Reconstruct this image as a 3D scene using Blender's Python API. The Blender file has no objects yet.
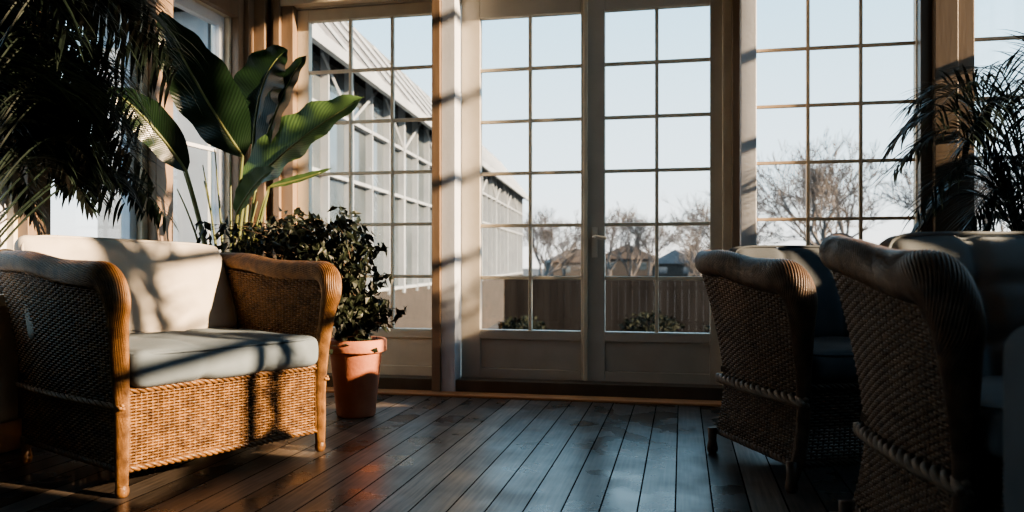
import bpy, math, random
from mathutils import Vector, Matrix
random.seed(7)
COL = bpy.context.scene.collection

# ------------------------------------------------------------------ materials
def new_mat(name):
    m = bpy.data.materials.new(name); m.use_nodes = True
    nt = m.node_tree
    for n in list(nt.nodes): nt.nodes.remove(n)
    out = nt.nodes.new('ShaderNodeOutputMaterial')
    return m, nt, out

def mat(name, c1, c2=None, scale=8.0, rough=0.6, bump=0.0, bscale=None, stretch=(1,1,1), metal=0.0, translucent=0.0, coat=0.0, spec=0.5, detail=4.0):
    m, nt, out = new_mat(name)
    b = nt.nodes.new('ShaderNodeBsdfPrincipled')
    b.inputs['Roughness'].default_value = rough
    b.inputs['Metallic'].default_value = metal
    b.inputs['Coat Weight'].default_value = coat
    b.inputs['Specular IOR Level'].default_value = spec
    tc = nt.nodes.new('ShaderNodeTexCoord'); mp = nt.nodes.new('ShaderNodeMapping')
    mp.inputs['Scale'].default_value = stretch
    nt.links.new(tc.outputs['Object'], mp.inputs['Vector'])
    nz = nt.nodes.new('ShaderNodeTexNoise'); nz.inputs['Scale'].default_value = scale
    nz.inputs['Detail'].default_value = detail
    nt.links.new(mp.outputs['Vector'], nz.inputs['Vector'])
    cr = nt.nodes.new('ShaderNodeValToRGB')
    cr.color_ramp.elements[0].position = 0.32; cr.color_ramp.elements[1].position = 0.68
    cr.color_ramp.elements[0].color = (*c1, 1); cr.color_ramp.elements[1].color = (*(c2 or c1), 1)
    nt.links.new(nz.outputs['Fac'], cr.inputs['Fac'])
    nt.links.new(cr.outputs['Color'], b.inputs['Base Color'])
    if bump > 0:
        n2 = nt.nodes.new('ShaderNodeTexNoise'); n2.inputs['Scale'].default_value = bscale or scale*4
        nt.links.new(mp.outputs['Vector'], n2.inputs['Vector'])
        bp = nt.nodes.new('ShaderNodeBump'); bp.inputs['Strength'].default_value = bump; bp.inputs['Distance'].default_value = 0.01
        nt.links.new(n2.outputs['Fac'], bp.inputs['Height']); nt.links.new(bp.outputs['Normal'], b.inputs['Normal'])
    if translucent > 0:
        t = nt.nodes.new('ShaderNodeBsdfTranslucent'); mx = nt.nodes.new('ShaderNodeMixShader')
        mx.inputs[0].default_value = translucent
        nt.links.new(cr.outputs['Color'], t.inputs['Color'])
        nt.links.new(b.outputs[0], mx.inputs[1]); nt.links.new(t.outputs[0], mx.inputs[2])
        nt.links.new(mx.outputs[0], out.inputs[0])
    else:
        nt.links.new(b.outputs[0], out.inputs[0])
    return m

def floor_mat():
    m, nt, out = new_mat('floor_planks')
    N = nt.nodes.new; L = nt.links.new
    b = N('ShaderNodeBsdfPrincipled')
    tc = N('ShaderNodeTexCoord'); mp = N('ShaderNodeMapping'); mp.inputs['Rotation'].default_value = (0, 0, math.radians(90))
    mp.inputs['Location'].default_value = (1.3, 0.02, 0)
    L(tc.outputs['Object'], mp.inputs['Vector'])
    br = N('ShaderNodeTexBrick'); br.inputs['Scale'].default_value = 1.0
    br.inputs['Brick Width'].default_value = 8.0; br.inputs['Row Height'].default_value = 0.112
    br.inputs['Mortar Size'].default_value = 0.0024; br.inputs['Mortar Smooth'].default_value = 0.0
    br.offset = 0.5; br.offset_frequency = 2
    br.inputs['Color1'].default_value = (0.048, 0.041, 0.036, 1); br.inputs['Color2'].default_value = (0.17, 0.142, 0.12, 1)
    br.inputs['Mortar'].default_value = (0.0005, 0.0005, 0.0005, 1)
    L(mp.outputs['Vector'], br.inputs['Vector'])
    sx = N('ShaderNodeSeparateXYZ'); L(mp.outputs['Vector'], sx.inputs[0])
    dv = N('ShaderNodeMath'); dv.operation = 'DIVIDE'; dv.inputs[1].default_value = .112; L(sx.outputs[1], dv.inputs[0])
    fl = N('ShaderNodeMath'); fl.operation = 'FLOOR'; L(dv.outputs[0], fl.inputs[0])
    wn = N('ShaderNodeTexWhiteNoise'); wn.noise_dimensions = '1D'; L(fl.outputs[0], wn.inputs['W'])
    rt = N('ShaderNodeMapRange'); rt.inputs[3].default_value = .5; rt.inputs[4].default_value = 1.4; L(wn.outputs['Value'], rt.inputs[0])
    mp2 = N('ShaderNodeMapping'); mp2.inputs['Scale'].default_value = (22, 0.9, 1); L(tc.outputs['Object'], mp2.inputs['Vector'])
    nz = N('ShaderNodeTexNoise'); nz.inputs['Scale'].default_value = 4; nz.inputs['Detail'].default_value = 8; L(mp2.outputs['Vector'], nz.inputs['Vector'])
    cr = N('ShaderNodeValToRGB'); cr.color_ramp.elements[0].position = .3; cr.color_ramp.elements[1].position = .75
    cr.color_ramp.elements[0].color = (.35, .35, .35, 1); cr.color_ramp.elements[1].color = (1.4, 1.32, 1.22, 1)
    L(nz.outputs['Fac'], cr.inputs['Fac'])
    mx = N('ShaderNodeMix'); mx.data_type = 'RGBA'; mx.blend_type = 'MULTIPLY'; mx.inputs[0].default_value = 1
    L(br.outputs['Color'], mx.inputs[6]); L(cr.outputs['Color'], mx.inputs[7])
    mx2 = N('ShaderNodeMix'); mx2.data_type = 'RGBA'; mx2.blend_type = 'MULTIPLY'; mx2.inputs[0].default_value = 1
    L(mx.outputs[2], mx2.inputs[6]); L(rt.outputs[0], mx2.inputs[7]); L(mx2.outputs[2], b.inputs['Base Color'])
    n3 = N('ShaderNodeTexNoise'); n3.inputs['Scale'].default_value = 4.5; n3.inputs['Detail'].default_value = 8; L(tc.outputs['Object'], n3.inputs['Vector'])
    mr = N('ShaderNodeMapRange'); mr.inputs[1].default_value = .35; mr.inputs[2].default_value = .65; mr.inputs[3].default_value = .18; mr.inputs[4].default_value = .36
    L(n3.outputs['Fac'], mr.inputs[0])
    rr = N('ShaderNodeMath'); rr.operation = 'MULTIPLY_ADD'; rr.inputs[1].default_value = .15; L(wn.outputs['Value'], rr.inputs[0]); L(mr.outputs[0], rr.inputs[2])
    r2 = N('ShaderNodeMath'); r2.operation = 'ADD'; r2.use_clamp = True; L(rr.outputs[0], r2.inputs[0]); L(br.outputs['Fac'], r2.inputs[1])
    L(r2.outputs[0], b.inputs['Roughness'])
    sp = N('ShaderNodeMapRange'); sp.inputs[3].default_value = .75; sp.inputs[4].default_value = 0.0; L(br.outputs['Fac'], sp.inputs[0]); L(sp.outputs[0], b.inputs['Specular IOR Level'])
    ad = N('ShaderNodeMath'); ad.operation = 'MULTIPLY_ADD'; ad.inputs[1].default_value = -1.3
    L(br.outputs['Fac'], ad.inputs[0])
    ms = N('ShaderNodeMath'); ms.operation = 'MULTIPLY'; ms.inputs[1].default_value = .07; L(nz.outputs['Fac'], ms.inputs[0])
    L(ms.outputs[0], ad.inputs[2])
    bp = N('ShaderNodeBump'); bp.inputs['Strength'].default_value = .7; bp.inputs['Distance'].default_value = .005
    L(ad.outputs[0], bp.inputs['Height']); L(bp.outputs['Normal'], b.inputs['Normal'])
    L(b.outputs[0], out.inputs[0])
    return m

def glass_mat():
    m, nt, out = new_mat('window_glass')
    N = nt.nodes.new; L = nt.links.new
    t = N('ShaderNodeBsdfTransparent'); t.inputs[0].default_value = (.97, .98, .98, 1)
    g = N('ShaderNodeBsdfGlossy'); g.inputs['Roughness'].default_value = .02
    mx = N('ShaderNodeMixShader'); mx.inputs[0].default_value = .05
    L(t.outputs[0], mx.inputs[1]); L(g.outputs[0], mx.inputs[2]); L(mx.outputs[0], out.inputs[0])
    return m

def leaf_mat(name, c1, c2, rough=.35, trans=.2, mid=(.20, .26, .10)):
    m, nt, out = new_mat(name)
    N = nt.nodes.new; L = nt.links.new
    b = N('ShaderNodeBsdfPrincipled'); b.inputs['Roughness'].default_value = rough
    uv = N('ShaderNodeUVMap'); sp = N('ShaderNodeSeparateXYZ'); L(uv.outputs[0], sp.inputs[0])
    ab = N('ShaderNodeMath'); ab.operation = 'SUBTRACT'; ab.inputs[1].default_value = .5; L(sp.outputs[0], ab.inputs[0])
    a2 = N('ShaderNodeMath'); a2.operation = 'ABSOLUTE'; L(ab.outputs[0], a2.inputs[0])
    s = N('ShaderNodeMath'); s.operation = 'MULTIPLY_ADD'; s.inputs[1].default_value = -.35; L(a2.outputs[0], s.inputs[0]); L(sp.outputs[1], s.inputs[2])
    k = N('ShaderNodeMath'); k.operation = 'MULTIPLY'; k.inputs[1].default_value = 230; L(s.outputs[0], k.inputs[0])
    sn = N('ShaderNodeMath'); sn.operation = 'SINE'; L(k.outputs[0], sn.inputs[0])
    mr = N('ShaderNodeMapRange'); mr.inputs[1].default_value = -1; mr.inputs[2].default_value = 1; L(sn.outputs[0], mr.inputs[0])
    mx = N('ShaderNodeMix'); mx.data_type = 'RGBA'; mx.inputs[6].default_value = (*c1, 1); mx.inputs[7].default_value = (*c2, 1)
    L(mr.outputs[0], mx.inputs[0])
    gt = N('ShaderNodeMath'); gt.operation = 'LESS_THAN'; gt.inputs[1].default_value = .022; L(a2.outputs[0], gt.inputs[0])
    m2 = N('ShaderNodeMix'); m2.data_type = 'RGBA'; m2.inputs[7].default_value = (*mid, 1); L(gt.outputs[0], m2.inputs[0]); L(mx.outputs[2], m2.inputs[6])
    L(m2.outputs[2], b.inputs['Base Color'])
    bp = N('ShaderNodeBump'); bp.inputs['Strength'].default_value = .2; bp.inputs['Distance'].default_value = .003; L(mr.outputs[0], bp.inputs['Height']); L(bp.outputs[0], b.inputs['Normal'])
    t = N('ShaderNodeBsdfTranslucent'); L(m2.outputs[2], t.inputs[0])
    ms = N('ShaderNodeMixShader'); ms.inputs[0].default_value = trans
    L(b.outputs[0], ms.inputs[1]); L(t.outputs[0], ms.inputs[2]); L(ms.outputs[0], out.inputs[0])
    return m

M = {}
M['floor'] = floor_mat()
M['glass'] = glass_mat()
M['paint'] = mat('painted_wood_cream', (.66, .59, .47), (.76, .69, .56), 6, .45, .1, 60)
M['paintgrey'] = mat('painted_wood_grey', (.52, .48, .415), (.60, .555, .485), 5, .45, .08, 50)
M['white'] = mat('painted_post_white', (.58, .62, .68), (.66, .70, .76), 5, .5, .08, 50)
M['wood'] = mat('stained_wood', (.20, .14, .095), (.30, .215, .15), 5, .4, .15, 30, (1, 1, .15))
M['muntin'] = mat('window_bar_wood', (.36, .275, .185), (.45, .35, .245), 5, .4, .1, 30)
M['darkwood'] = mat('dark_window_wood', (.075, .058, .042), (.12, .095, .07), 5, .4, .15, 30, (1, 1, .15))
M['orange'] = mat('oak_threshold_wood', (.42, .20, .09), (.55, .29, .13), 5, .45, .1, 30, (.2, 1, 1))
M['wall'] = mat('taupe_plaster_wall', (.24, .205, .175), (.28, .245, .21), 3, .8, .1, 80)
M['ceil'] = mat('ceiling_boards', (.22, .19, .155), (.27, .23, .19), 3, .8)
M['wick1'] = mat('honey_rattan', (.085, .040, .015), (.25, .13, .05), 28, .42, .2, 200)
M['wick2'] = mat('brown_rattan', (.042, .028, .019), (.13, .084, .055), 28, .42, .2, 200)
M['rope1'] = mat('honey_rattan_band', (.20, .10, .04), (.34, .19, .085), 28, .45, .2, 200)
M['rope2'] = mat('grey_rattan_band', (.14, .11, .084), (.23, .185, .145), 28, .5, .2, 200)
M['core1'] = mat('rattan_core', (.018, .011, .006), None, 5, .8)
M['fab1'] = mat('cream_linen_fabric', (.48, .44, .38), (.58, .53, .46), 10, .9, .25, 500)
M['fab1_shade'] = mat('cream_linen_shaded', (.15, .19, .225), (.19, .235, .27), 10, .9, .25, 500)  # shaded copy of the cream linen, blue-grey shade put into the colour
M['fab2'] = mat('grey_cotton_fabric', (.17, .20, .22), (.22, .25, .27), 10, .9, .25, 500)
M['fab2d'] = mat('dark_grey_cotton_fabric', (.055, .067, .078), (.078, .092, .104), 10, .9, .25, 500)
M['fab3'] = mat('blue_grey_fabric', (.06, .08, .10), (.08, .105, .13), 10, .9, .25, 500)
M['terra'] = mat('terracotta', (.40, .14, .075), (.54, .23, .14), 7, .75, .15, 60)
M['potgrey'] = mat('dark_ceramic', (.06, .06, .06), (.09, .09, .085), 5, .4)
M['soil'] = mat('potting_soil', (.02, .013, .009), (.05, .035, .025), 60, 1, .8, 90)
M['leafD'] = leaf_mat('banana_leaf', (.008, .020, .010), (.012, .030, .014), .28, .07, (.10, .14, .06))
M['leaf_lit'] = leaf_mat('banana_leaf_lit', (.06, .12, .05), (.11, .19, .075), .3, .25, (.3, .36, .16))  # lit copy of the banana leaf, sunlight put into the paler green
M['stem'] = mat('green_stem', (.12, .15, .06), (.22, .24, .10), 9, .45)
M['shrub'] = mat('shrub_leaf', (.005, .010, .006), (.024, .034, .018), 22, .5, translucent=.10)
M['bush'] = mat('bush_leaf', (.006, .009, .006), (.014, .019, .012), 5, .8, spec=.2)
M['frond'] = mat('palm_frond', (.006, .012, .009), (.016, .028, .020), 9, .40, translucent=.10)
M['bark'] = mat('bark', (.07, .05, .035), (.14, .10, .07), 12, .9, .5, 60)
M['treebark'] = mat('bare_tree_bark', (.085, .078, .074), (.13, .118, .11), 3, .9)
M['brass'] = mat('pale_enamel_handle', (.66, .62, .54), (.72, .68, .60), 5, .3)
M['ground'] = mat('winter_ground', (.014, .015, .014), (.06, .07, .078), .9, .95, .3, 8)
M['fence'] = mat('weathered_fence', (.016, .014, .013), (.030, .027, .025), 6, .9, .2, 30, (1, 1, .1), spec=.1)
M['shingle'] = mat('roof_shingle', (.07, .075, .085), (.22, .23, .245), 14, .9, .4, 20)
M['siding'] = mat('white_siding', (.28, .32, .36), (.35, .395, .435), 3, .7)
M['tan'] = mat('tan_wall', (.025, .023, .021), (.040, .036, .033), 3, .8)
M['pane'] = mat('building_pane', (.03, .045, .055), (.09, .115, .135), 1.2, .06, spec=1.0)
M['roofred'] = mat('clay_roof', (.06, .05, .045), (.09, .075, .066), 5, .9)

# ------------------------------------------------------------------ builders
class MB:
    def __init__(s): s.v = []; s.f = []; s.uv = []
    def box(s, x0, x1, y0, y1, z0, z1):
        n = len(s.v)
        s.v += [(x0,y0,z0),(x1,y0,z0),(x1,y1,z0),(x0,y1,z0),(x0,y0,z1),(x1,y0,z1),(x1,y1,z1),(x0,y1,z1)]
        s.f += [tuple(n+i for i in q) for q in ((0,3,2,1),(4,5,6,7),(0,1,5,4),(1,2,6,5),(2,3,7,6),(3,0,4,7))]
        return s
    def tube(s, pts, rad, sides=6, cap=True):
        fr = frames(pts); base = len(s.v)
        for (p, t, n, b), r in zip(fr, rad):
            for k in range(sides):
                a = 2*math.pi*k/sides
                s.v.append(tuple(p + (n*math.cos(a) + b*math.sin(a))*r))
        for i in range(len(pts)-1):
            for k in range(sides):
                a = base+i*sides+k; c = base+i*sides+(k+1) % sides
                s.f.append((a, c, c+sides, a+sides))
        if cap:
            s.f.append(tuple(base+k for k in reversed(range(sides))))
            e = base+(len(pts)-1)*sides
            s.f.append(tuple(e+k for k in range(sides)))
        return s
    def lathe(s, prof, seg=40, c=(0,0,0)):
        base = len(s.v); n = len(prof)
        for r, z in prof:
            for k in range(seg):
                a = 2*math.pi*k/seg
                s.v.append((c[0]+r*math.cos(a), c[1]+r*math.sin(a), c[2]+z))
        for i in range(n-1):
            for k in range(seg):
                a = base+i*seg+k; b = base+i*seg+(k+1) % seg
                s.f.append((a, b, b+seg, a+seg))
        s.f.append(tuple(base+k for k in reversed(range(seg))))
        s.f.append(tuple(base+(n-1)*seg+k for k in range(seg)))
        return s
    def obj(s, name, m, parent=None, smooth=False, bevel=0, label=None):
        me = bpy.data.meshes.new(name); me.from_pydata([tuple(p) for p in s.v], [], s.f); me.update()
        if s.uv and len(s.uv) == len(s.v):
            ul = me.uv_layers.new(name='UVMap')
            for lp in me.loops: ul.data[lp.index].uv = s.uv[lp.vertex_index]
        if smooth:
            for p in me.polygons: p.use_smooth = True
        me.materials.append(m)
        o = bpy.data.objects.new(name, me); COL.objects.link(o)
        if parent: o.parent = parent
        if bevel:
            bv = o.modifiers.new('bevel', 'BEVEL'); bv.width = bevel; bv.segments = 2; bv.limit_method = 'ANGLE'
        if label: o['label'] = label
        return o

def frames(pts):
    pts = [Vector(p) for p in pts]; n = len(pts); T = []
    for i in range(n):
        d = pts[min(i+1, n-1)] - pts[max(i-1, 0)]
        T.append(d.normalized() if d.length > 1e-9 else Vector((0,0,1)))
    ref = Vector((0,0,1)) if abs(T[0].z) < .9 else Vector((1,0,0))
    N = (ref - T[0]*ref.dot(T[0])).normalized(); out = []
    for i in range(n):
        N = N - T[i]*N.dot(T[i])
        N = N.normalized() if N.length > 1e-6 else T[i].orthogonal().normalized()
        out.append((pts[i], T[i], N.copy(), T[i].cross(N)))
    return out

def catmull(P, n):
    P = [tuple(p) for p in P]; out = []
    for i in range(len(P)-1):
        p0 = P[max(i-1, 0)]; p1 = P[i]; p2 = P[i+1]; p3 = P[min(i+2, len(P)-1)]
        for k in range(n):
            t = k/n
            out.append(tuple(.5*((2*b)+(-a+c)*t+(2*a-5*b+4*c-d)*t*t+(-a+3*b-3*c+d)*t**3) for a, b, c, d in zip(p0, p1, p2, p3)))
    out.append(P[-1]); return out

def bez(a, b, c, n):
    a, b, c = Vector(a), Vector(b), Vector(c)
    return [a*(1-t)**2 + b*2*t*(1-t) + c*t*t for t in [i/n for i in range(n+1)]]

def empty(name, loc, rotz=0, label='', category='', group=None):
    e = bpy.data.objects.new(name, None); e.location = loc; e.rotation_euler = (0, 0, rotz); e.empty_display_size = .1
    COL.objects.link(e)
    tag(e, label, category, group); return e
def tag(o, label, category, group=None):
    o['label'] = label; o['category'] = category
    if group: o['group'] = group
    return o
def struct(o, label=None, category=None):
    o['kind'] = 'structure'
    if label: o['label'] = label
    if category: o['category'] = category
    return o

# ------------------------------------------------------------------ room shell
XL, XR, YB, YF, ZC = -2.62, 2.4, 4.5, -1.6, 4.2
o = MB().box(XL-.15, XR+.15, YF-.15, YB+.15, -.06, 0).obj('floor', M['floor']); struct(o, 'dark worn wooden plank floor with a soft sheen', 'floor')
o = MB().box(XL-.15, XR+.15, YF-.15, YB+.15, ZC, ZC+.1).obj('ceiling', M['ceil']); struct(o, 'plain dark board ceiling of the sunroom', 'ceiling')
T0, T1 = 4.5, 4.62
w = MB()
w.box(XL-.12, XR+.12, T0, T1, 2.29, ZC)
w.box(XL-.12, -2.377, T0, T1, 0, 2.29)
w.box(-1.39, -1.28, T0, T1, 0, 2.29)
w.box(.283, .37, T0, T1, 0, 2.29)
w.box(.37, 1.208, T0, T1, 0, .32)
w.box(1.208, 1.444, T0, T1, 0, 2.29)
w.box(1.444, 2.3, T0, T1, 0, .32)
w.box(2.3, XR+.12, T0, T1, 0, 2.29)
struct(w.obj('wall_back', M['paintgrey']), 'painted timber wall between glazed doors and windows', 'wall')
w = MB(); LX0, LX1 = XL-.12, XL
ops = [(-.6, .7), (2.05, 2.72), (2.88, 3.50), (3.72, 4.28)]  # first opening is added out of view, sky fill for the right-hand chairs
w.box(LX0, LX1, YF, T0, 2.2, ZC); w.box(LX0, LX1, YF, T0, 0, .62)
prev = YF
for a, b in ops: w.box(LX0, LX1, prev, a, .62, 2.2); prev = b
w.box(LX0, LX1, prev, T0, .62, 2.2)
struct(w.obj('wall_left', M['paint']), 'cream painted wall with tall narrow windows', 'wall')
w = MB(); rops = [(1.40, 2.52, 1.36), (2.62, 3.38, 1.32), (3.48, 4.38, 1.62)]  # unseen openings, spans and sills shaped to place sun and shade indoors
TZ = 4.05
w.box(XR, XR+.12, YF, T0, TZ, ZC)
prev = YF
for a, b, s in rops: w.box(XR, XR+.12, prev, a, 0, TZ); w.box(XR, XR+.12, a, b, 0, s); prev = b
w.box(XR, XR+.12, prev, T0, 0, TZ)
struct(w.obj('wall_right', M['wall']), 'unseen taupe painted wall, tall window openings shaped to steer the sun', 'wall')
struct(MB().box(XL-.12, XR+.12, YF-.12, YF, 0, ZC).obj('wall_front', M['wall']), 'plain taupe plaster wall of the house', 'wall')

def glazed(name, x0, x1, z0, z1, gx0, gx1, gz0, gz1, cols, rows, y, m, mm, label, cat, axis='x', th=.05, mw=.011, panel=None):
    e = empty(name, (0,0,0), 0, label, cat); e['kind'] = 'structure'
    def bx(mb, a0, a1, d0, d1, c0, c1):
        if axis == 'x': mb.box(a0, a1, y+d0, y+d1, c0, c1)
        else: mb.box(y+d0, y+d1, a0, a1, c0, c1)
    f = MB()
    bx(f, x0, gx0, 0, th, z0, z1); bx(f, gx1, x1, 0, th, z0, z1)
    bx(f, gx0, gx1, 0, th, gz1, z1)
    if panel: bx(f, gx0, gx1, 0, th, gz0-.055, gz0); bx(f, gx0, gx1, 0, th, z0, z0+.06); bx(f, gx0, gx1, .014, th, z0+.06, gz0-.055)
    else: bx(f, gx0, gx1, 0, th, z0, gz0)
    f.obj('frame', m, e, bevel=.004)
    g = MB()
    for i in range(1, cols):
        x = gx0+(gx1-gx0)*i/cols; bx(g, x-mw, x+mw, .006, th-.02, gz0, gz1)
    for j in range(1, rows):
        z = gz0+(gz1-gz0)*j/rows; bx(g, gx0, gx1, .008, th-.022, z-mw, z+mw)
    g.obj('muntin', mm, e, bevel=.003)
    p = MB(); bx(p, gx0, gx1, th*.5-.002, th*.5+.002, gz0, gz1); p.obj('glass', M['glass'], e)
    return e

def handle(e, x, y, z):
    h = MB(); h.box(x-.016, x+.016, y-.008, y, z-.085, z+.085)
    h.tube([(x,y-.004,z+.03),(x,y-.04,z+.03),(x+.012,y-.045,z+.03),(x+.07,y-.045,z+.022)], [.010]*4, 8)
    h.obj('handle', M['brass'], e, bevel=.001, label='pale lever handle on a backplate')

glazed('door_1', -2.30, -1.395, .075, 2.285, -2.225, -1.425, .355, 2.215, 3, 6, 4.51, M['paint'], M['paint'],
       'glazed wooden garden door with small square panes', 'door', panel=1, mw=.010)
glazed('door_2', -1.262, -.535, .075, 2.28, -1.148, -.560, .358, 2.165, 2, 6, 4.51, M['paintgrey'], M['paint'],
       'painted french door leaf with small panes', 'door', panel=1, mw=.010)
d3 = glazed('door_3', -.530, .215, .075, 2.28, -.425, .150, .358, 2.165, 2, 6, 4.51, M['paintgrey'], M['paint'],
       'painted french door leaf with small panes and a lever handle', 'door', panel=1, mw=.010)
handle(d3, -.482, 4.51, .86)
glazed('window_1', .37, 1.208, .32, 2.29, .395, 1.19, .37, 2.2, 3, 6, 4.51, M['paint'], M['muntin'], 'tall many-paned window with thin wooden bars', 'window', mw=.009)
glazed('window_2', 1.444, 2.3, .32, 2.29, 1.47, 2.27, .37, 2.2, 3, 6, 4.51, M['paint'], M['muntin'], 'tall many-paned window with thin wooden bars', 'window', mw=.009)
n = 3
for a, b in ops:  # the first one glazes the added, unseen fill opening
    glazed('window_%d' % n, a, b, .62, 2.2, a+.05, b-.05, .67, 2.14, 1, 2, XL-.08, M['white'], M['white'], 'narrow side window in a white frame', 'window', 'y'); n += 1
for a, b, s in rops:
    glazed('window_%d' % n, a, b, s, TZ, a+.05, b-.05, s+.05, TZ-.05, 2, 5, XR+.03, M['paint'], M['paint'], 'unseen tall side window with many panes, sized to steer the sun', 'window', 'y', mw=.03); n += 1

def trim(i, mb, m, label, bevel=.004):
    return struct(mb.obj('trim_%d' % i, m, bevel=bevel), label, 'trim')
t = MB().box(-1.395, -1.345, 4.36, 4.50, 0, ZC); trim(1, t, M['wood'], 'stained wooden post edge beside the garden door')
t = MB().box(-1.345, -1.262, 4.38, 4.50, 0, ZC); trim(2, t, M['white'], 'white painted post between the doors')
t = MB().box(.262, .305, 4.42, 4.50, 0, ZC); trim(3, t, M['wood'], 'narrow brown post beside the french doors')
t = MB().box(.300, .380, 4.34, 4.50, 0, ZC); trim(4, t, M['white'], 'white painted square post')
t = MB().box(1.195, 1.25, 4.44, 4.50, 0, ZC).box(1.25, 1.36, 4.40, 4.50, 0, ZC).box(1.36, 1.45, 4.45, 4.50, 0, ZC)
trim(5, t, M['darkwood'], 'broad dark wooden mullion post')
t = MB().box(-2.377, -2.30, 4.455, 4.55, 0, 2.32).box(-2.42, -2.377, 4.43, 4.5, 0, ZC); trim(6, t, M['wood'], 'stained door casing')
t = MB().box(-2.62, -2.54, 4.36, 4.50, 0, ZC).box(-2.54, -2.47, 4.42, 4.5, 0, ZC); trim(7, t, M['wood'], 'stained corner post')
t = MB().box(-2.42, .262, 4.44, 4.50, 2.30, 2.42).box(.38, 2.4, 4.46, 4.50, 2.30, 2.42); trim(8, t, M['paint'], 'head moulding above doors and windows')
t = MB().box(-2.36, .27, 4.39, 4.60, 0, .079); trim(9, t, M['darkwood'], 'dark raised door sill')
t = MB().box(-2.36, .27, 4.27, 4.39, 0, .014); trim(10, t, M['orange'], 'orange oak threshold strip')
t = MB()
for a, b in ((3.54, 3.68), (2.74, 2.86), (4.30, 4.36)): t.box(XL, XL+.05, a, b, 0, ZC)
trim(11, t, M['wood'], 'stained posts between the side windows')
t = MB().box(XL, XL+.045, YF, 4.36, 2.2, 2.3); trim(12, t, M['wood'], 'stained head rail above side windows')
t = MB().box(XL, XL+.07, YF, 4.36, .58, .625); trim(13, t, M['paint'], 'window sill board')
t = MB().box(-.545, -.52, 4.495, 4.51, .079, 2.28); trim(14, t, M['paint'], 'cover strip where the door leaves meet')
t = MB().box(.38, 2.4, 4.43, 4.52, .30, .335); trim(15, t, M['paint'], 'window sill board')
t = MB().box(.215, .262, 4.47, 4.55, .079, 2.32); trim(16, t, M['paint'], 'cream door casing')
struct(MB().box(XL, XL+.02, YF, 4.36, 0, .12).obj('baseboard_left', M['orange'], bevel=.004), 'stained wooden baseboard', 'baseboard')
struct(MB().box(.38, XR, 4.478, 4.5, 0, .12).obj('baseboard_back', M['paintgrey'], bevel=.004), 'painted baseboard', 'baseboard')
struct(MB().box(XR-.02, XR, YF, 4.478, 0, .12).obj('baseboard_right', M['paint'], bevel=.004), 'painted baseboard', 'baseboard')

# ------------------------------------------------------------------ wicker
def weave(mb, P, nu, nv, r=.0046, amp=.0038, sr=.0042):
    def nrm(u, v):
        e = 1e-3
        du = P(min(u+e,1), v)-P(max(u-e,0), v); dv = P(u, min(v+e,1))-P(u, max(v-e,0))
        return du.cross(dv).normalized()
    for i in range(nu+1):
        u = i/nu
        mb.tube([P(u, k/14) for k in range(15)], [sr]*15, 4)
    for j in range(nv):
        v = (j+.5)/nv; pts = []
        for i in range(2*nu+1):
            u = i/(2*nu)
            s = 0 if i % 2 else (1 if ((i//2)+j) % 2 else -1)
            pts.append(P(u, v) + nrm(u, v)*amp*s)
        mb.tube(pts, [r]*len(pts), 4)

def bundle(mb, pts4, K, twist, rs=.27, off=.76, sides=5):
    P = [Vector(p[:3]) for p in pts4]; R = [p[3] for p in pts4]
    fr = frames(P); L = [0]
    for i in range(1, len(P)): L.append(L[-1]+(P[i]-P[i-1]).length)
    for k in range(K):
        pp = []
        for (p, t, n, b), r, l in zip(fr, R, L):
            a = 2*math.pi*k/K + twist*l
            pp.append(p+(n*math.cos(a)+b*math.sin(a))*r*off)
        mb.tube(pp, [r*rs for r in R], sides)

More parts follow.
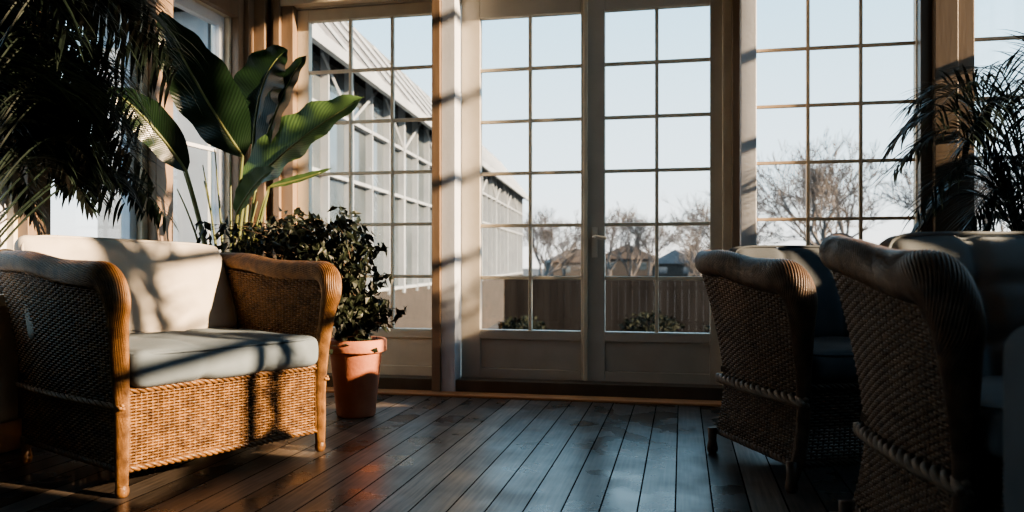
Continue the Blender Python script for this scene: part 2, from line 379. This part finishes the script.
ZW = .29
def wicker_seat(name, loc, rot, W, D, mw, mr, label, cat, twist=4.0, ztop_f=.70, ztop_b=.80, group=None, K=28, RA=.046, fl=.085, ex=1.3, splay=.035, fwd=.045, band=.021, dip=.05, double=False, lean=.16):
    e = empty(name, loc, rot, label, cat, group)
    def flare(z):
        return splay*((ZW-z)/.2)**1.5 if z < ZW else fl*((z-ZW)/.46)**ex
    def yf(z): return -D/2 - (fwd*((z-ZW)/.4)**1.3 if z > ZW else splay*.5*((ZW-z)/.2))
    def yb(z): return D/2 + (lean*((z-.2)/.6)**1.4 if z > .2 else 0)
    def ztop(u): return ztop_f-.03 + (ztop_b-ztop_f)*u**1.6
    def arm(s, off=0):
        def P(u, v):
            z = .085+(ztop(u)-.085)*v
            bulge = .02*math.sin(math.pi*u)*math.sin(math.pi*min(1, v*1.1))
            return Vector((s*(W/2+flare(z)-off+bulge), yf(z)*(1-u)+yb(z)*u, z))
        return P
    nu = max(6, int((D+.1)/.0205)); nv = int(.64/.0095)
    for s in (-1, 1):
        mb = MB(); weave(mb, arm(s), nu, nv)
        if double: weave(mb, arm(s, .022), nu-1, nv-1)
        mb.obj('arm_panel', mw, e, True)
    zb = ztop_b-.02-dip
    def B(u, v):
        z = .085+(zb-.085)*v; hw = W/2+flare(z)
        return Vector((-hw+2*hw*u, yb(z), z))
    mb = MB(); weave(mb, B, int(W/.027), int(.72/.0105), r=.005); mb.obj('backrest', mw, e, True)
    def F(u, v):
        z = .085+.25*v; hw = W/2+flare(z)-.01
        return Vector((-hw+2*hw*u, -D/2+.006-(splay*.5*((ZW-z)/.2) if z < ZW else 0), z))
    mb = MB(); weave(mb, F, int(W/.019), 25)
    for z in (.085, .335):
        hw = W/2+flare(z)
        bundle(mb, [(-hw+2*hw*i/60, -D/2+.003-(splay*.5 if z < .1 else 0), z, .013) for i in range(61)], 3, 90, .5, .55)
    mb.obj('front_panel', mw, e, True)
    def half(s):
        hw = lambda z: s*(W/2+flare(z))
        return [(hw(.0), yf(0), .035, .019), (hw(.12), yf(.1), .12, .022), (hw(.25), yf(.25), .25, .023), (hw(.4), yf(.4), .4, .027),
                (hw(.55)*1.0, yf(.55)-.008, .55, RA*.76), (hw(.64), yf(.62)-.014, .635, RA*.98), (hw(ztop_f)+s*.004, yf(.66)+.03, ztop_f-.005, RA*1.1),
                (hw(ztop_f)+s*.008, yf(.66)+.13, ztop_f+.004, RA*1.08), (hw(ztop_f), -.02, ztop_f+.015, RA), (hw(ztop_b), D*.28, ztop_f+.045, RA*.95),
                (hw(ztop_b)-s*.005, yb(ztop_b)-.08, ztop_b-.015, RA*.9), (hw(ztop_b)-s*.05, yb(ztop_b)+.0, ztop_b-.005, RA*.8), (hw(ztop_b)-s*.18, yb(ztop_b)+.005, ztop_b-dip, RA*.65), (hw(ztop_b)-s*.30, yb(ztop_b)+.005, ztop_b-dip-.005, RA*.6)]
    path = half(-1) + list(reversed(half(1)))
    pts = catmull(path, 10)
    mb = MB(); bundle(mb, pts, K, twist, rs=2.9/K, off=.92)
    mb.obj('rim', mw, e, True, label='thick rolled rattan rim over arms and back')
    mb = MB(); mb.tube([Vector(p[:3]) for p in pts], [p[3]*.90 for p in pts], 12); mb.obj('rim_core', M['core1'], e, True)
    z = ZW; hw = W/2+flare(z)+.012
    for s in (-1, 1):
        mb = MB(); bundle(mb, [(s*(hw+.02*math.sin(math.pi*i/80)), -D/2-.03+(D+.06)*i/80, z, band) for i in range(81)], 3, 55, .52, .5); mb.obj('rope_band', mr, e, True)
    mb = MB()
    for s in (-1, 1):
        hw = W/2+flare(.085); bundle(mb, [(s*hw, yf(.085)+(D/2-yf(.085))*i/50, .085, .013) for i in range(51)], 3, 80, .5, .55)
    hw = W/2+flare(.085); bundle(mb, [(-hw+2*hw*i/60, D/2, .085, .013) for i in range(61)], 3, 80, .5, .55)
    mb.obj('bottom_rail', mw, e, True)
    for sx in (-1, 1):
        for sy in (-1, 1):
            f = MB(); cx = sx*(W/2+flare(0)); cy = yf(0) if sy < 0 else D/2-.01
            f.lathe([(.013, 0), (.019, .006), (.022, .02), (.019, .036), (.016, .05), (.018, .10)], 14, (cx, cy, 0))
            f.obj('foot', mw, e, True)
    d = MB().box(-W/2-.01, W/2+.01, -D/2+.03, D/2+.02, .315, .337); d.obj('seat_deck', M['core1'], e)
    return e

def cushion(name, parent_loc, rot, hx, hy, hz, m, label, tilt=0, local=(0,0,0), puff=.03, seams=(), vseams=(), r=.045, group=None, pipe=True, buttons=(), depth=.016, roll=0):
    nx, ny, nz = 36, 24, 8
    bmv = {}; mb = MB()
    def shape(x, y, z):
        px, py, pz = x*hx, y*hy, z*hz
        cx = max(-hx+r, min(hx-r, px)); cy = max(-hy+r, min(hy-r, py)); rz = min(r, hz*.98); cz = max(-hz+rz, min(hz-rz, pz))
        d = Vector((px-cx, py-cy, (pz-cz)))
        if d.length > 1e-6:
            m_ = max(abs(d.x)/r, abs(d.y)/r, abs(d.z)/rz); dn = d.normalized()
            q = Vector((cx+dn.x*r*m_, cy+dn.y*r*m_, cz+dn.z*rz*m_))
        else: q = Vector((px, py, pz))
        pf = puff*(1-x*x)*(1-y*y)
        q.z += pf*z
        k = 0
        for sx in seams: k += math.exp(-((px-sx)/.014)**2)
        for sy in vseams: k += math.exp(-((py-sy)/.014)**2)
        for bx, by in buttons: k += 1.5*math.exp(-((px-bx)**2+(py-by)**2)/.0022)
        q.z -= z*depth*min(k, 2.2)
        if seams and abs(y) > .9: q.y -= math.copysign(.008, y)*min(k, 1)
        q.z += .005*math.sin(px*17+1.3)*math.sin(py*13+.7)*z
        return q
    def vid(i, j, k):
        key = (i, j, k)
        if key not in bmv:
            bmv[key] = len(mb.v); mb.v.append(tuple(shape(-1+2*i/nx, -1+2*j/ny, -1+2*k/nz)))
        return bmv[key]
    for i in range(nx):
        for j in range(ny):
            mb.f.append((vid(i,j,0), vid(i,j+1,0), vid(i+1,j+1,0), vid(i+1,j,0)))
            mb.f.append((vid(i,j,nz), vid(i+1,j,nz), vid(i+1,j+1,nz), vid(i,j+1,nz)))
    for i in range(nx):
        for k in range(nz):
            mb.f.append((vid(i,0,k), vid(i+1,0,k), vid(i+1,0,k+1), vid(i,0,k+1)))
            mb.f.append((vid(i,ny,k), vid(i,ny,k+1), vid(i+1,ny,k+1), vid(i+1,ny,k)))
    for j in range(ny):
        for k in range(nz):
            mb.f.append((vid(0,j,k), vid(0,j,k+1), vid(0,j+1,k+1), vid(0,j+1,k)))
            mb.f.append((vid(nx,j,k), vid(nx,j+1,k), vid(nx,j+1,k+1), vid(nx,j,k+1)))
    R = Matrix.Rotation(rot, 4, 'Z')
    c = Vector(parent_loc) + (R @ Vector(local))
    o = mb.obj(name, m, None, True)
    o.matrix_world = Matrix.Translation(c) @ R @ Matrix.Rotation(tilt, 4, 'X') @ Matrix.Rotation(roll, 4, 'Z')
    o.modifiers.new('soft', 'SUBSURF').levels = 1; o.modifiers['soft'].render_levels = 1
    tag(o, label, 'cushion', group)
    if pipe:
        pm = MB()
        pts = []
        for k in range(97):
            a = 2*math.pi*k/96; ca, sa = math.cos(a), math.sin(a)
            x = math.copysign(abs(ca)**.22, ca)*(hx-.008); y = math.copysign(abs(sa)**.22, sa)*(hy-.008)
            pts.append((x, y, (hz-.012)))
        pm.tube(pts, [.0055]*97, 6, False)
        p = pm.obj('piping', m, None, True); p.parent = o
    return o

A0 = (-1.904, 2.747, 0); RA0 = math.radians(64.5)
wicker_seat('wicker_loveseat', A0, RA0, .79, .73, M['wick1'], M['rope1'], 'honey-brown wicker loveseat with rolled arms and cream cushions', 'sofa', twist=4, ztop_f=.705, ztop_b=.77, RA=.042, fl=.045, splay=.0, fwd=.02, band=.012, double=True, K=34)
cushion('seat_cushion', A0, RA0, .375, .365, .062, M['fab1_shade'], 'cream piped box cushion with shade painted in as grey on the honey wicker loveseat', 0, (0, -.045, .402), .012, seams=(-.12, 0.12), group='loveseat cushions', depth=.01)
cushion('back_cushion', A0, RA0, .415, .215, .045, M['fab1'], 'cream linen back cushion leaning in the honey wicker loveseat', math.radians(63), (-.01, .305, .640), .015, r=.035, group='loveseat cushions', roll=math.radians(-2.2))
B0 = (.585, 3.165, 0); RB0 = math.radians(24.6)
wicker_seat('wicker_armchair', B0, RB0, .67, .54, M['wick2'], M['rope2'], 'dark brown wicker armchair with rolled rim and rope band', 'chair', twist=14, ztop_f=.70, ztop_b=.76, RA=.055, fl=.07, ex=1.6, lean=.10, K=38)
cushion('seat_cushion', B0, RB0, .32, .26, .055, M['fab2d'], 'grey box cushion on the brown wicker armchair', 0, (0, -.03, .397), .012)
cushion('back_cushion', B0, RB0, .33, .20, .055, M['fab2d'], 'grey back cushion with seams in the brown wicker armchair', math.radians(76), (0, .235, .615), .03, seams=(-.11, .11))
C0 = (1.18, 2.16, 0); RC0 = math.radians(8)
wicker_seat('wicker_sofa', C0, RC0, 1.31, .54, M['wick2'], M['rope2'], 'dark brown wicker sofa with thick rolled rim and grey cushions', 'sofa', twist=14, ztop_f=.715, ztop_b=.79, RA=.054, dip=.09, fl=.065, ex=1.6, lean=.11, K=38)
for i, x in enumerate((-.322, .322)):
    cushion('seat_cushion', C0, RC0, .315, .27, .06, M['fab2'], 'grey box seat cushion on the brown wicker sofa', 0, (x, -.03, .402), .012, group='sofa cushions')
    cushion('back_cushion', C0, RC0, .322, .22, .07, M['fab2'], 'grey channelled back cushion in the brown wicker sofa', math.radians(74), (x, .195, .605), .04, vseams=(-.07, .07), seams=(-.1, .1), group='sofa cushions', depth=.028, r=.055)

e = empty('upholstered_armchair', (.835, .93, 0), math.radians(180), 'blue-grey upholstered armchair with soft rounded arms', 'chair')
def soft(mb_box, name, m=M['fab3'], b=.045):
    o = mb_box.obj(name, m, e, True); bv = o.modifiers.new('b', 'BEVEL'); bv.width = b; bv.segments = 5; return o
soft(MB().box(-.26, .26, -.33, .27, .16, .44), 'seat')
soft(MB().box(-.39, -.262, -.36, .36, .14, .665), 'armrest'); soft(MB().box(.262, .39, -.36, .36, .14, .665), 'armrest')
soft(MB().box(-.26, .26, .272, .40, .16, .84), 'backrest')
for sx in (-.32, .32):
    for sy in (-.29, .29): MB().lathe([(.016, 0), (.028, .15)], 12, (sx, sy, 0)).obj('leg', M['darkwood'], e, True)

# ------------------------------------------------------------------ plants
def pot(e, r, h, m, name='pot'):
    p = MB().lathe([(r*.66, 0), (r*.70, .01), (r*.93, h*.82), (r*.95, h*.83), (r*1.08, h*.84), (r*1.10, h*.855), (r*1.10, h*.98), (r*1.06, h), (r*.96, h), (r*.93, h*.9), (r*.90, h*.88)], 48)
    p.obj(name, m, e, True)
    MB().lathe([(r*.905, h*.86), (r*.90, h*.89), (.01, h*.90)], 32).obj('soil', M['soil'], e, True)

def big_leaf(e, origin, base, tip, ctrl, W, m, nh, stem_ctrl=None, fold=.22, curl=0.0):
    mid = bez(base, ctrl, tip, 26); mb = MB(); nh = Vector(nh).normalized(); nc = 12
    for i, p in enumerate(mid):
        t = i/26
        T = (mid[min(i+1, 26)]-mid[max(i-1, 0)]).normalized()
        S = T.cross(nh).normalized(); N = S.cross(T).normalized()
        w = W*(math.sin(math.pi*min(1, t**.78*.985+.012))**.72)*.5
        for j in range(nc+1):
            x = -1+2*j/nc
            wob = 1+.04*math.sin(t*23+x*2)
            z = abs(x)*fold*w - curl*x*x*w + .035*W*math.sin(t*30+(3 if x > 0 else 0))*abs(x)
            mb.v.append(tuple(p+S*x*w*wob+N*z)); mb.uv.append((j/nc, t))
    for i in range(26):
        for j in range(nc):
            a = i*(nc+1)+j; mb.f.append((a, a+1, a+nc+2, a+nc+1))
    mb.obj('leaf', m, e, True)
    st = MB(); sc = stem_ctrl or ((Vector(origin)+Vector(base))*.5+Vector((0, 0, .1)))
    pts = bez(origin, sc, base, 14) + mid[1:22]
    st.tube(pts, [.012*(1-.78*i/len(pts)) for i in range(len(pts))], 7); st.obj('stem', M['stem'], e, True)

RY = math.radians(12)
e = empty('banana_plant', (-2.20, 3.62, 0), RY, 'tall potted banana plant with broad paddle leaves behind the loveseat', 'plant')
pot(e, .16, .34, M['potgrey'])
O = (0, 0, .31)
big_leaf(e, O, (.10, -.14, 1.26), (-.26, -.22, 1.93), (-.13, -.16, 1.60), .31, M['leafD'], (.5, -1, .35), (.0, 0, .8), fold=.35)
big_leaf(e, (.02, .02, .31), (.10, .02, 1.34), (.27, .04, 1.82), (.12, .03, 1.74), .29, M['leafD'], (-.3, -1, .2), (.04, .02, .8), fold=.25)
big_leaf(e, (.02, -.02, .31), (.10, -.10, 1.10), (.69, -.16, 1.54), (.36, -.14, 1.36), .32, M['leaf_lit'], (-.35, -.85, .55), (.02, -.05, .7), fold=.3)
big_leaf(e, (-.03, -.02, .31), (-.14, -.22, 1.18), (-.44, -.36, 1.54), (-.30, -.30, 1.46), .18, M['leafD'], (.5, -1, .2), (-.05, -.15, .8), fold=.35)
big_leaf(e, (.04, -.03, .31), (.20, -.05, 1.12), (.52, -.08, 1.21), (.36, -.06, 1.15), .045, M['leaf_lit'], (0, -1, .5), (.08, -.02, .7), fold=.5)
big_leaf(e, (.0, -.05, .31), (.08, -.16, .98), (.30, -.30, 1.18), (.18, -.22, 1.14), .13, M['leaf_lit'], (-.3, -.9, .4), (.02, -.08, .6), fold=.4)
big_leaf(e, (.03, .03, .31), (.14, -.03, 1.22), (.38, -.02, 1.78), (.26, -.06, 1.62), .17, M['leafD'], (-.6, -.9, .1), (.05, 0, .6))
for k, (x, y, z) in enumerate([(.07, -.02, 1.15), (-.10, -.12, 1.22), (.14, -.04, 1.05), (.0, -.02, 1.25), (-.16, -.22, 1.2), (-.05, -.1, 1.3), (-.12, -.05, 1.15), (.2, -.08, 1.1), (-.2, -.18, 1.1)]):
    st = MB(); pts = bez((x*.3, y*.3, .31), (x*.3, y*.5, .75), (x, y, z), 14); st.tube(pts, [.011-.0006*i for i in range(15)], 7); st.obj('stem', M['stem'], e, True)

def small_leaf(mb, p, d, n, L, w):
    d = d.normalized(); s = d.cross(n)
    if s.length < 1e-3: s = d.orthogonal()
    s.normalize(); n = s.cross(d)
    b = len(mb.v)
    mb.v += [tuple(p), tuple(p+d*L*.4+s*w+n*w*.3), tuple(p+d*L-n*L*.15), tuple(p+d*L*.4-s*w+n*w*.3), tuple(p+d*L*.45)]
    mb.f += [(b, b+1, b+4), (b+1, b+2, b+4), (b+2, b+3, b+4), (b+3, b, b+4)]

def rv():
    while True:
        v = Vector((random.uniform(-1,1), random.uniform(-1,1), random.uniform(-1,1)))
        if .05 < v.length < 1: return v

e = empty('potted_shrub', (-1.560, 3.67, 0), RY, 'bushy dark green shrub spilling out of a terracotta pot', 'plant')
pot(e, .134, .375, M['terra'])
fo = MB(); brn = MB()
blobs = [((-.30, .06, .84), (.34, .24, .14), 24), ((-.06, -.02, .74), (.20, .20, .20), 18), ((.07, -.06, .52), (.16, .15, .15), 18), ((-.60, .0, .88), (.22, .16, .10), 14), ((-.20, 0, .94), (.22, .2, .06), 7), ((-.26, -.08, .66), (.16, .12, .14), 10), ((-.02, -.14, .46), (.15, .08, .12), 12)]
for c, rr, cnt in blobs:
    for _ in range(cnt):
        v = rv(); v = v.normalized()*(.4+1.05*random.random()**1.4)
        tip = Vector((c[0]+v.x*rr[0], c[1]+v.y*rr[1], c[2]+v.z*rr[2]))
        if tip.z < .32: tip.z = .32
        base = Vector((random.uniform(-.04, .04), random.uniform(-.04, .04), .33))
        pts = bez(base, (base.x*.5+tip.x*.3, tip.y*.3, max(.58, tip.z+random.uniform(.0, .14))), tip, 12)
        brn.tube(pts, [.0045-.0003*i for i in range(13)], 4)
        for k in range(5, 13):
            for q in range(4):
                p = pts[k] + rv()*.04
                if p.z < .39 and Vector((p.x, p.y)).length < .155: continue
                small_leaf(fo, p, rv()+Vector((0, 0, -.6)), rv(), random.uniform(.035, .07), random.uniform(.009, .018))
fo.obj('foliage', M['shrub'], e); brn.obj('branch', M['bark'], e, True)

def palm(name, loc, rot, label, fronds, potr=.15, poth=.32, seg=26, lw=.006, m=None, start=.28, xmin=-99, spread=.8):
    e = empty(name, loc, rot, label, 'plant'); pot(e, potr, poth, M['potgrey'])
    for (b, c, t, ll, dr) in fronds:
        mb = MB(); pts = bez(b, c, t, seg)
        mb.tube(pts, [.006*(1-.8*i/seg) for i in range(seg+1)], 5)
        for i in range(int(seg*start), seg+1):
            for hq in (0, .5):
                if i == seg and hq: continue
                p = pts[i] if not hq else (pts[i]+pts[i+1])*.5
                T = (pts[min(i+1, seg)]-pts[i-1]).normalized()
                S = T.cross(Vector((0, 0, 1)))
                S = S.normalized() if S.length > .05 else Vector((1, 0, 0))
                f = (i-seg*start)/(seg*(1-start)); L = ll*(.55+.45*math.sin(math.pi*min(1, f*.8+.2)))*random.uniform(.8, 1.15)
                for s in (-1, 1):
                    d = (S*s*spread+T*.75+rv()*.25).normalized(); q = p.copy(); row = []
                    n = 5
                    for k in range(n+1):
                        wv = lw*math.sin(math.pi*(.12+.88*k/n))+.0004
                        side = d.cross(Vector((0, 0, 1))); side = side.normalized() if side.length > .05 else S
                        row.append((q-side*wv, q+side*wv)); q = q+d*(L/n); d = (d+Vector((0, 0, -dr))).normalized()
                        if q.x < xmin: q.x = xmin
                    b0 = len(mb.v)
                    for a, c2 in row: mb.v += [tuple(a), tuple(c2)]
                    for k in range(n): mb.f.append((b0+2*k, b0+2*k+1, b0+2*k+3, b0+2*k+2))
        mb.obj('frond', m or M['frond'], e)
    return e
def rand_fronds(n, az0, az1, h0, h1, r0, r1, ll, dr, z0=.3):
    out = []
    for i in range(n):
        a = math.radians(az0+(az1-az0)*(i+.5*random.random())/n); h = random.uniform(h0, h1); r = random.uniform(r0, r1)
        b = (random.uniform(-.05, .05), random.uniform(-.05, .05), z0)
        c = (math.cos(a)*r*.25, math.sin(a)*r*.25, h*1.25)
        t = (math.cos(a)*r, math.sin(a)*r, h*random.uniform(.72, .98)); out.append((b, c, t, ll*random.uniform(.8, 1.15), dr))
    return out
fr = []
for i in range(38):
    tx = random.uniform(-.26, .24); ty = random.uniform(.55, 1.25); tz = random.uniform(1.05, 2.1)
    if tx > 0: tz = max(tz, 1.35+tx*1.6)
    fr.append(((random.uniform(-.05, .05), random.uniform(-.05, .05), .3), (tx*.4, ty*.3+.05, tz*1.15+.65), (tx, ty, tz), random.uniform(.24, .34), random.uniform(.22, .38)))
for i in range(16):
    tx = random.uniform(-.20, .0); ty = random.uniform(.80, 1.25); tz = random.uniform(1.0, 1.4)
    fr.append(((random.uniform(-.05, .05), random.uniform(-.05, .05), .3), (tx*.3, ty*.5+.05, tz*1.15+.55), (tx, ty, tz), random.uniform(.2, .26), random.uniform(.3, .42)))
for i in range(18):
    tx = random.uniform(-.22, -.06); ty = random.uniform(.75, 1.45); tz = random.uniform(.95, 1.15)
    fr.append(((random.uniform(-.08, .0), random.uniform(-.0, .05), .3), (-.2, ty*.7+.05, tz*1.2+.35), (tx, ty, tz), random.uniform(.14, .2), random.uniform(.15, .3)))
fr += [((.03,0,.3),(.5,0,2.8),(.75,.2,1.9),.26,.35), ((0,0,.3),(.2,-.4,2.8),(.3,-.7,1.9),.26,.35)]
palm('drooping_palm', (-2.24, 1.86, 0), 0, 'tall drooping palm with dense dark narrow leaflets beside the loveseat', fr, lw=.0075, potr=.16, start=.5, xmin=-.32)
fr = rand_fronds(38, -10, 345, .95, 1.6, .22, .62, .22, .13)
for a, h, r in [(165, 1.5, .55), (180, 1.42, .60), (195, 1.3, .64), (210, 1.5, .58), (225, 1.4, .58)]:
    a = math.radians(a); fr.append(((0, 0, .3), (math.cos(a)*r*.3, math.sin(a)*r*.3, h*1.3), (math.cos(a)*r, math.sin(a)*r, h*.88), .22, .14))
palm('feathery_palm', (1.50, 3.82, 0), 0, 'feathery dark green palm with thin arching leaflets beside the window', fr, lw=.0042, potr=.14, start=.4)
palm('shadow_palm', (2.22, 2.12, 0), 0, 'unseen tall palm added to cast leaf shadows on the loveseat', rand_fronds(7, 60, 300, 1.9, 3.1, .08, .16, .26, .2), lw=.017, potr=.12, seg=12)  # added out of view so its leaves shadow the cream back cushion

# ------------------------------------------------------------------ outside
GZ = -.9
g = MB().box(-120, 120, 4.75, 200, GZ-.1, GZ); g.obj('ground', M['ground']); struct(bpy.data.objects['ground'], 'winter garden ground with patches of frost', 'ground')
g = MB().box(-120, XL-.2, -20, 4.75, GZ-.1, GZ); o = g.obj('ground', M['ground']); struct(o, 'winter garden ground', 'ground')
g = MB().box(XR+.2, 120, -20, 4.75, GZ-.1, GZ); o = g.obj('ground', M['ground']); struct(o, 'winter garden ground', 'ground')

e = empty('garden_conservatory', (-3.60, 6.4, GZ), math.radians(5), 'long white glazed conservatory with a sloping grey roof', 'building')
Lw = 21.0; ze = 3.05-GZ; zr = 4.22-GZ; run = .8
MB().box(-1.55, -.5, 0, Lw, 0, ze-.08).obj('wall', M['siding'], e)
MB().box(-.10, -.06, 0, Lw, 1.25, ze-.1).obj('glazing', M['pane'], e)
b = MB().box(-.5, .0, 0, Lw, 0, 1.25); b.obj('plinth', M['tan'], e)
b = MB()
k = 0.0; i = 0
while k <= Lw:
    wd_ = .04 if i % 3 == 0 else .014
    b.box(-.06, .03, k-wd_, k+wd_, 1.2, ze); k += .8; i += 1
for z in (1.28, 2.6, 3.3): b.box(-.06, .02, 0, Lw, z-.02, z+.02)
k = 0.0
while k+2.4 <= Lw:
    b.tube([(.02, k, 3.3), (.02, k+1.0, ze-.1)], [.02, .02], 4); b.tube([(.02, k+2.4, 3.3), (.02, k+1.4, ze-.1)], [.02, .02], 4); k += 2.4
b.obj('frame', M['siding'], e)
r = MB()
r.v += [(.22, -.2, ze-.10), (.22, Lw+.2, ze-.10), (-run, Lw+.2, zr), (-run, -.2, zr), (-2*run-.2, Lw+.2, ze-.10), (-2*run-.2, -.2, ze-.10)]
r.f += [(0, 1, 2, 3), (3, 2, 4, 5), (0, 3, 5), (1, 4, 2)]
r.obj('roof', M['shingle'], e)
b = MB().box(.20, .27, -.2, Lw+.2, ze-.20, ze-.08)
k = 0
while k <= Lw+.3:
    b.tube([(.22, k-.1, ze-.07), (-run, k-.1, zr+.03)], [.03, .03], 4); k += 1.0
b.tube([(-run, -.2, zr+.02), (-run, Lw+.2, zr+.02)], [.04, .04], 4)
b.obj('fascia', M['siding'], e)

f = MB(); x = -3.9
while x < 18:
    h = 1.34+random.uniform(-.015, .015); f.box(x, x+.146, 0, .025, .03, h); x += .15
f.box(-3.9, 18, .025, .07, .3, .38); f.box(-3.9, 18, .025, .07, 1.05, 1.13)
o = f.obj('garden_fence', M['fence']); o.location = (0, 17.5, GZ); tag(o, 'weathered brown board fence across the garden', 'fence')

def bush(name, x, y, r, h):
    mb = MB()
    for _ in range(500):
        v = rv().normalized()*(.6+.4*random.random()); p = Vector((v.x*r, v.y*r, h*.5+v.z*h*.5))
        small_leaf(mb, p, rv(), rv(), .12, .035)
    for _ in range(14):
        v = rv(); mb.tube([(0, 0, 0), (v.x*r*.5, v.y*r*.5, h*.4), (v.x*r, v.y*r, h*.8)], [.02, .014, .006], 4)
    o = mb.obj(name, M['bush']); o.location = (x, y, GZ); tag(o, 'low dark evergreen bush in the garden', 'bush', 'garden bushes'); return o
for x, y, r, h in [(-1.9, 9.5, .45, .40), (-1.3, 11.5, .6, .45), (.2, 11.5, .5, .6), (1.1, 9.2, .5, .45), (-3.0, 15, .5, .6), (2.2, 11, .6, .8), (.9, 14.5, .6, .7), (-.6, 15.6, .6, .7), (-.2, 9.4, .4, .35)]:
    bush('garden_bush', x, y, r, h)

def tree_mesh(seed, H):
    rnd = random.Random(seed); mb = MB()
    def grow(p, d, L, r, dep):
        pts = [p]; q = p.copy(); dd = d.copy()
        for k in range(3):
            dd = (dd+Vector((rnd.uniform(-.15,.15), rnd.uniform(-.15,.15), rnd.uniform(-.02,.14)))).normalized(); q = q+dd*L/3; pts.append(q.copy())
        mb.tube(pts, [r, r*.88, r*.76, r*.62], 5 if dep > 3 else 3, False)
        if dep == 0: return
        for k in range(3 if dep > 1 else 4):
            a = rnd.uniform(0, 6.283); tilt = rnd.uniform(.2, .75)
            o = dd.orthogonal().normalized(); o = (Matrix.Rotation(a, 3, dd) @ o)
            nd = (dd*math.cos(tilt)+o*math.sin(tilt)); st = pts[rnd.choice((1, 2, 3, 3))]
            grow(st.copy(), nd, L*rnd.uniform(.68, .9), max(.008, r*.56), dep-1)
    grow(Vector((0,0,0)), Vector((0,0,1)), H*.22, H*.019, 6)
    return mb
tm = []
for s in (3, 11, 23):
    mb = tree_mesh(s, 6.0); top = max(v[2] for v in mb.v); k = 6.0/top
    me = bpy.data.meshes.new('bare_tree'); me.from_pydata([(a*k, b*k, c*k) for a, b, c in mb.v], [], mb.f); me.materials.append(M['treebark']); tm.append(me)
spots = [(6.3, 36.5, 1.25), (12.8, 38, 1.15), (3.2, 43, 1.0), (-5.8, 33.5, .66), (-2.4, 38.5, .68), (1.0, 34, .60), (20.5, 43, 1.2), (9.4, 51, 1.45), (.4, 52, .95), (-8.8, 50, .9), (-4.3, 49, .9), (3.8, 62, 1.4), (16.4, 60, 1.5), (27, 54, 1.3), (-2.6, 64, 1.1), (24, 74, 1.5), (12.0, 77, 1.7), (-9.5, 66, 1.0)]
for i, (x, y, s) in enumerate(spots):
    o = bpy.data.objects.new('bare_tree', tm[i % 3]); o.location = (x, y, GZ); o.scale = (s*1.1, s*1.1, s); o.rotation_euler = (0, 0, i*1.3); COL.objects.link(o)
    tag(o, 'leafless winter tree behind the garden fence', 'tree', 'bare trees beyond the fence')

def house(x, y, w, d, h, rh, rot, label, wm, rm):
    e = empty('distant_house', (x, y, GZ), rot, label, 'house')
    MB().box(-w/2, w/2, 0, d, 0, h).obj('wall', wm, e)
    r = MB(); r.v += [(-w/2-.2, -.2, h), (w/2+.2, -.2, h), (w/2+.2, d+.2, h), (-w/2-.2, d+.2, h), (0, -.2, h+rh), (0, d+.2, h+rh)]
    r.f += [(0, 1, 4), (3, 5, 2), (0, 4, 5, 3), (1, 2, 5, 4), (0, 3, 2, 1)]; r.obj('roof', rm, e)
    for k in (-.25, .25): MB().box(w*k-.4, w*k+.4, -.04, 0, h*.4, h*.8).obj('pane', M['pane'], e)
    MB().box(w*.15, w*.15+.5, d*.4, d*.4+.5, h+rh*.3, h+rh+.5).obj('chimney', M['roofred'], e)
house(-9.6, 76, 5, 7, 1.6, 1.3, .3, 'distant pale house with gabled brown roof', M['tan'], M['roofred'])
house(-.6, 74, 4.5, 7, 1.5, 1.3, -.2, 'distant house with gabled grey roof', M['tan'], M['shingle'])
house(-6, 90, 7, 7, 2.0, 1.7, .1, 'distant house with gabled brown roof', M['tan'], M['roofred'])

# ------------------------------------------------------------------ world & sun
wd = bpy.data.worlds.new('sky'); bpy.context.scene.world = wd; wd.use_nodes = True; nt = wd.node_tree
for n_ in list(nt.nodes): nt.nodes.remove(n_)
out = nt.nodes.new('ShaderNodeOutputWorld'); bg = nt.nodes.new('ShaderNodeBackground'); bg.inputs[1].default_value = 3.0
tc = nt.nodes.new('ShaderNodeTexCoord'); sp = nt.nodes.new('ShaderNodeSeparateXYZ'); cr = nt.nodes.new('ShaderNodeValToRGB')
nt.links.new(tc.outputs['Generated'], sp.inputs[0]); nt.links.new(sp.outputs[2], cr.inputs[0])
el = cr.color_ramp.elements
el[0].position = 0; el[0].color = (.84, .80, .76, 1); el[1].position = 1; el[1].color = (.20, .36, .55, 1)
x = el.new(.10); x.color = (.66, .77, .83, 1); x = el.new(.33); x.color = (.35, .59, .76, 1)
nt.links.new(cr.outputs[0], bg.inputs[0]); nt.links.new(bg.outputs[0], out.inputs[0])
sl = bpy.data.lights.new('sun', 'SUN'); sl.energy = 25; sl.color = (1, .70, .44); sl.angle = .013
so = bpy.data.objects.new('sun', sl); COL.objects.link(so)
ea, aa = math.radians(20), math.radians(-10)
to = Vector((math.cos(ea)*math.cos(aa), math.cos(ea)*math.sin(aa), math.sin(ea)))
so.rotation_euler = (-to).to_track_quat('-Z', 'Y').to_euler(); so.location = (10, 2, 6)
try: bpy.context.scene.view_settings.look = 'AgX - Medium High Contrast'
except Exception: pass

# ------------------------------------------------------------------ camera
cd = bpy.data.cameras.new('camera'); cam = bpy.data.objects.new('camera', cd); COL.objects.link(cam)
cam.location = (0, 0, .75); cam.rotation_euler = (math.radians(90), 0, RY)
cd.sensor_width = 36; cd.lens = 28.125; cd.shift_y = .00586; cd.clip_end = 500
cd.dof.use_dof = True; cd.dof.focus_distance = 3.3; cd.dof.aperture_fstop = 2.8
bpy.context.scene.camera = cam
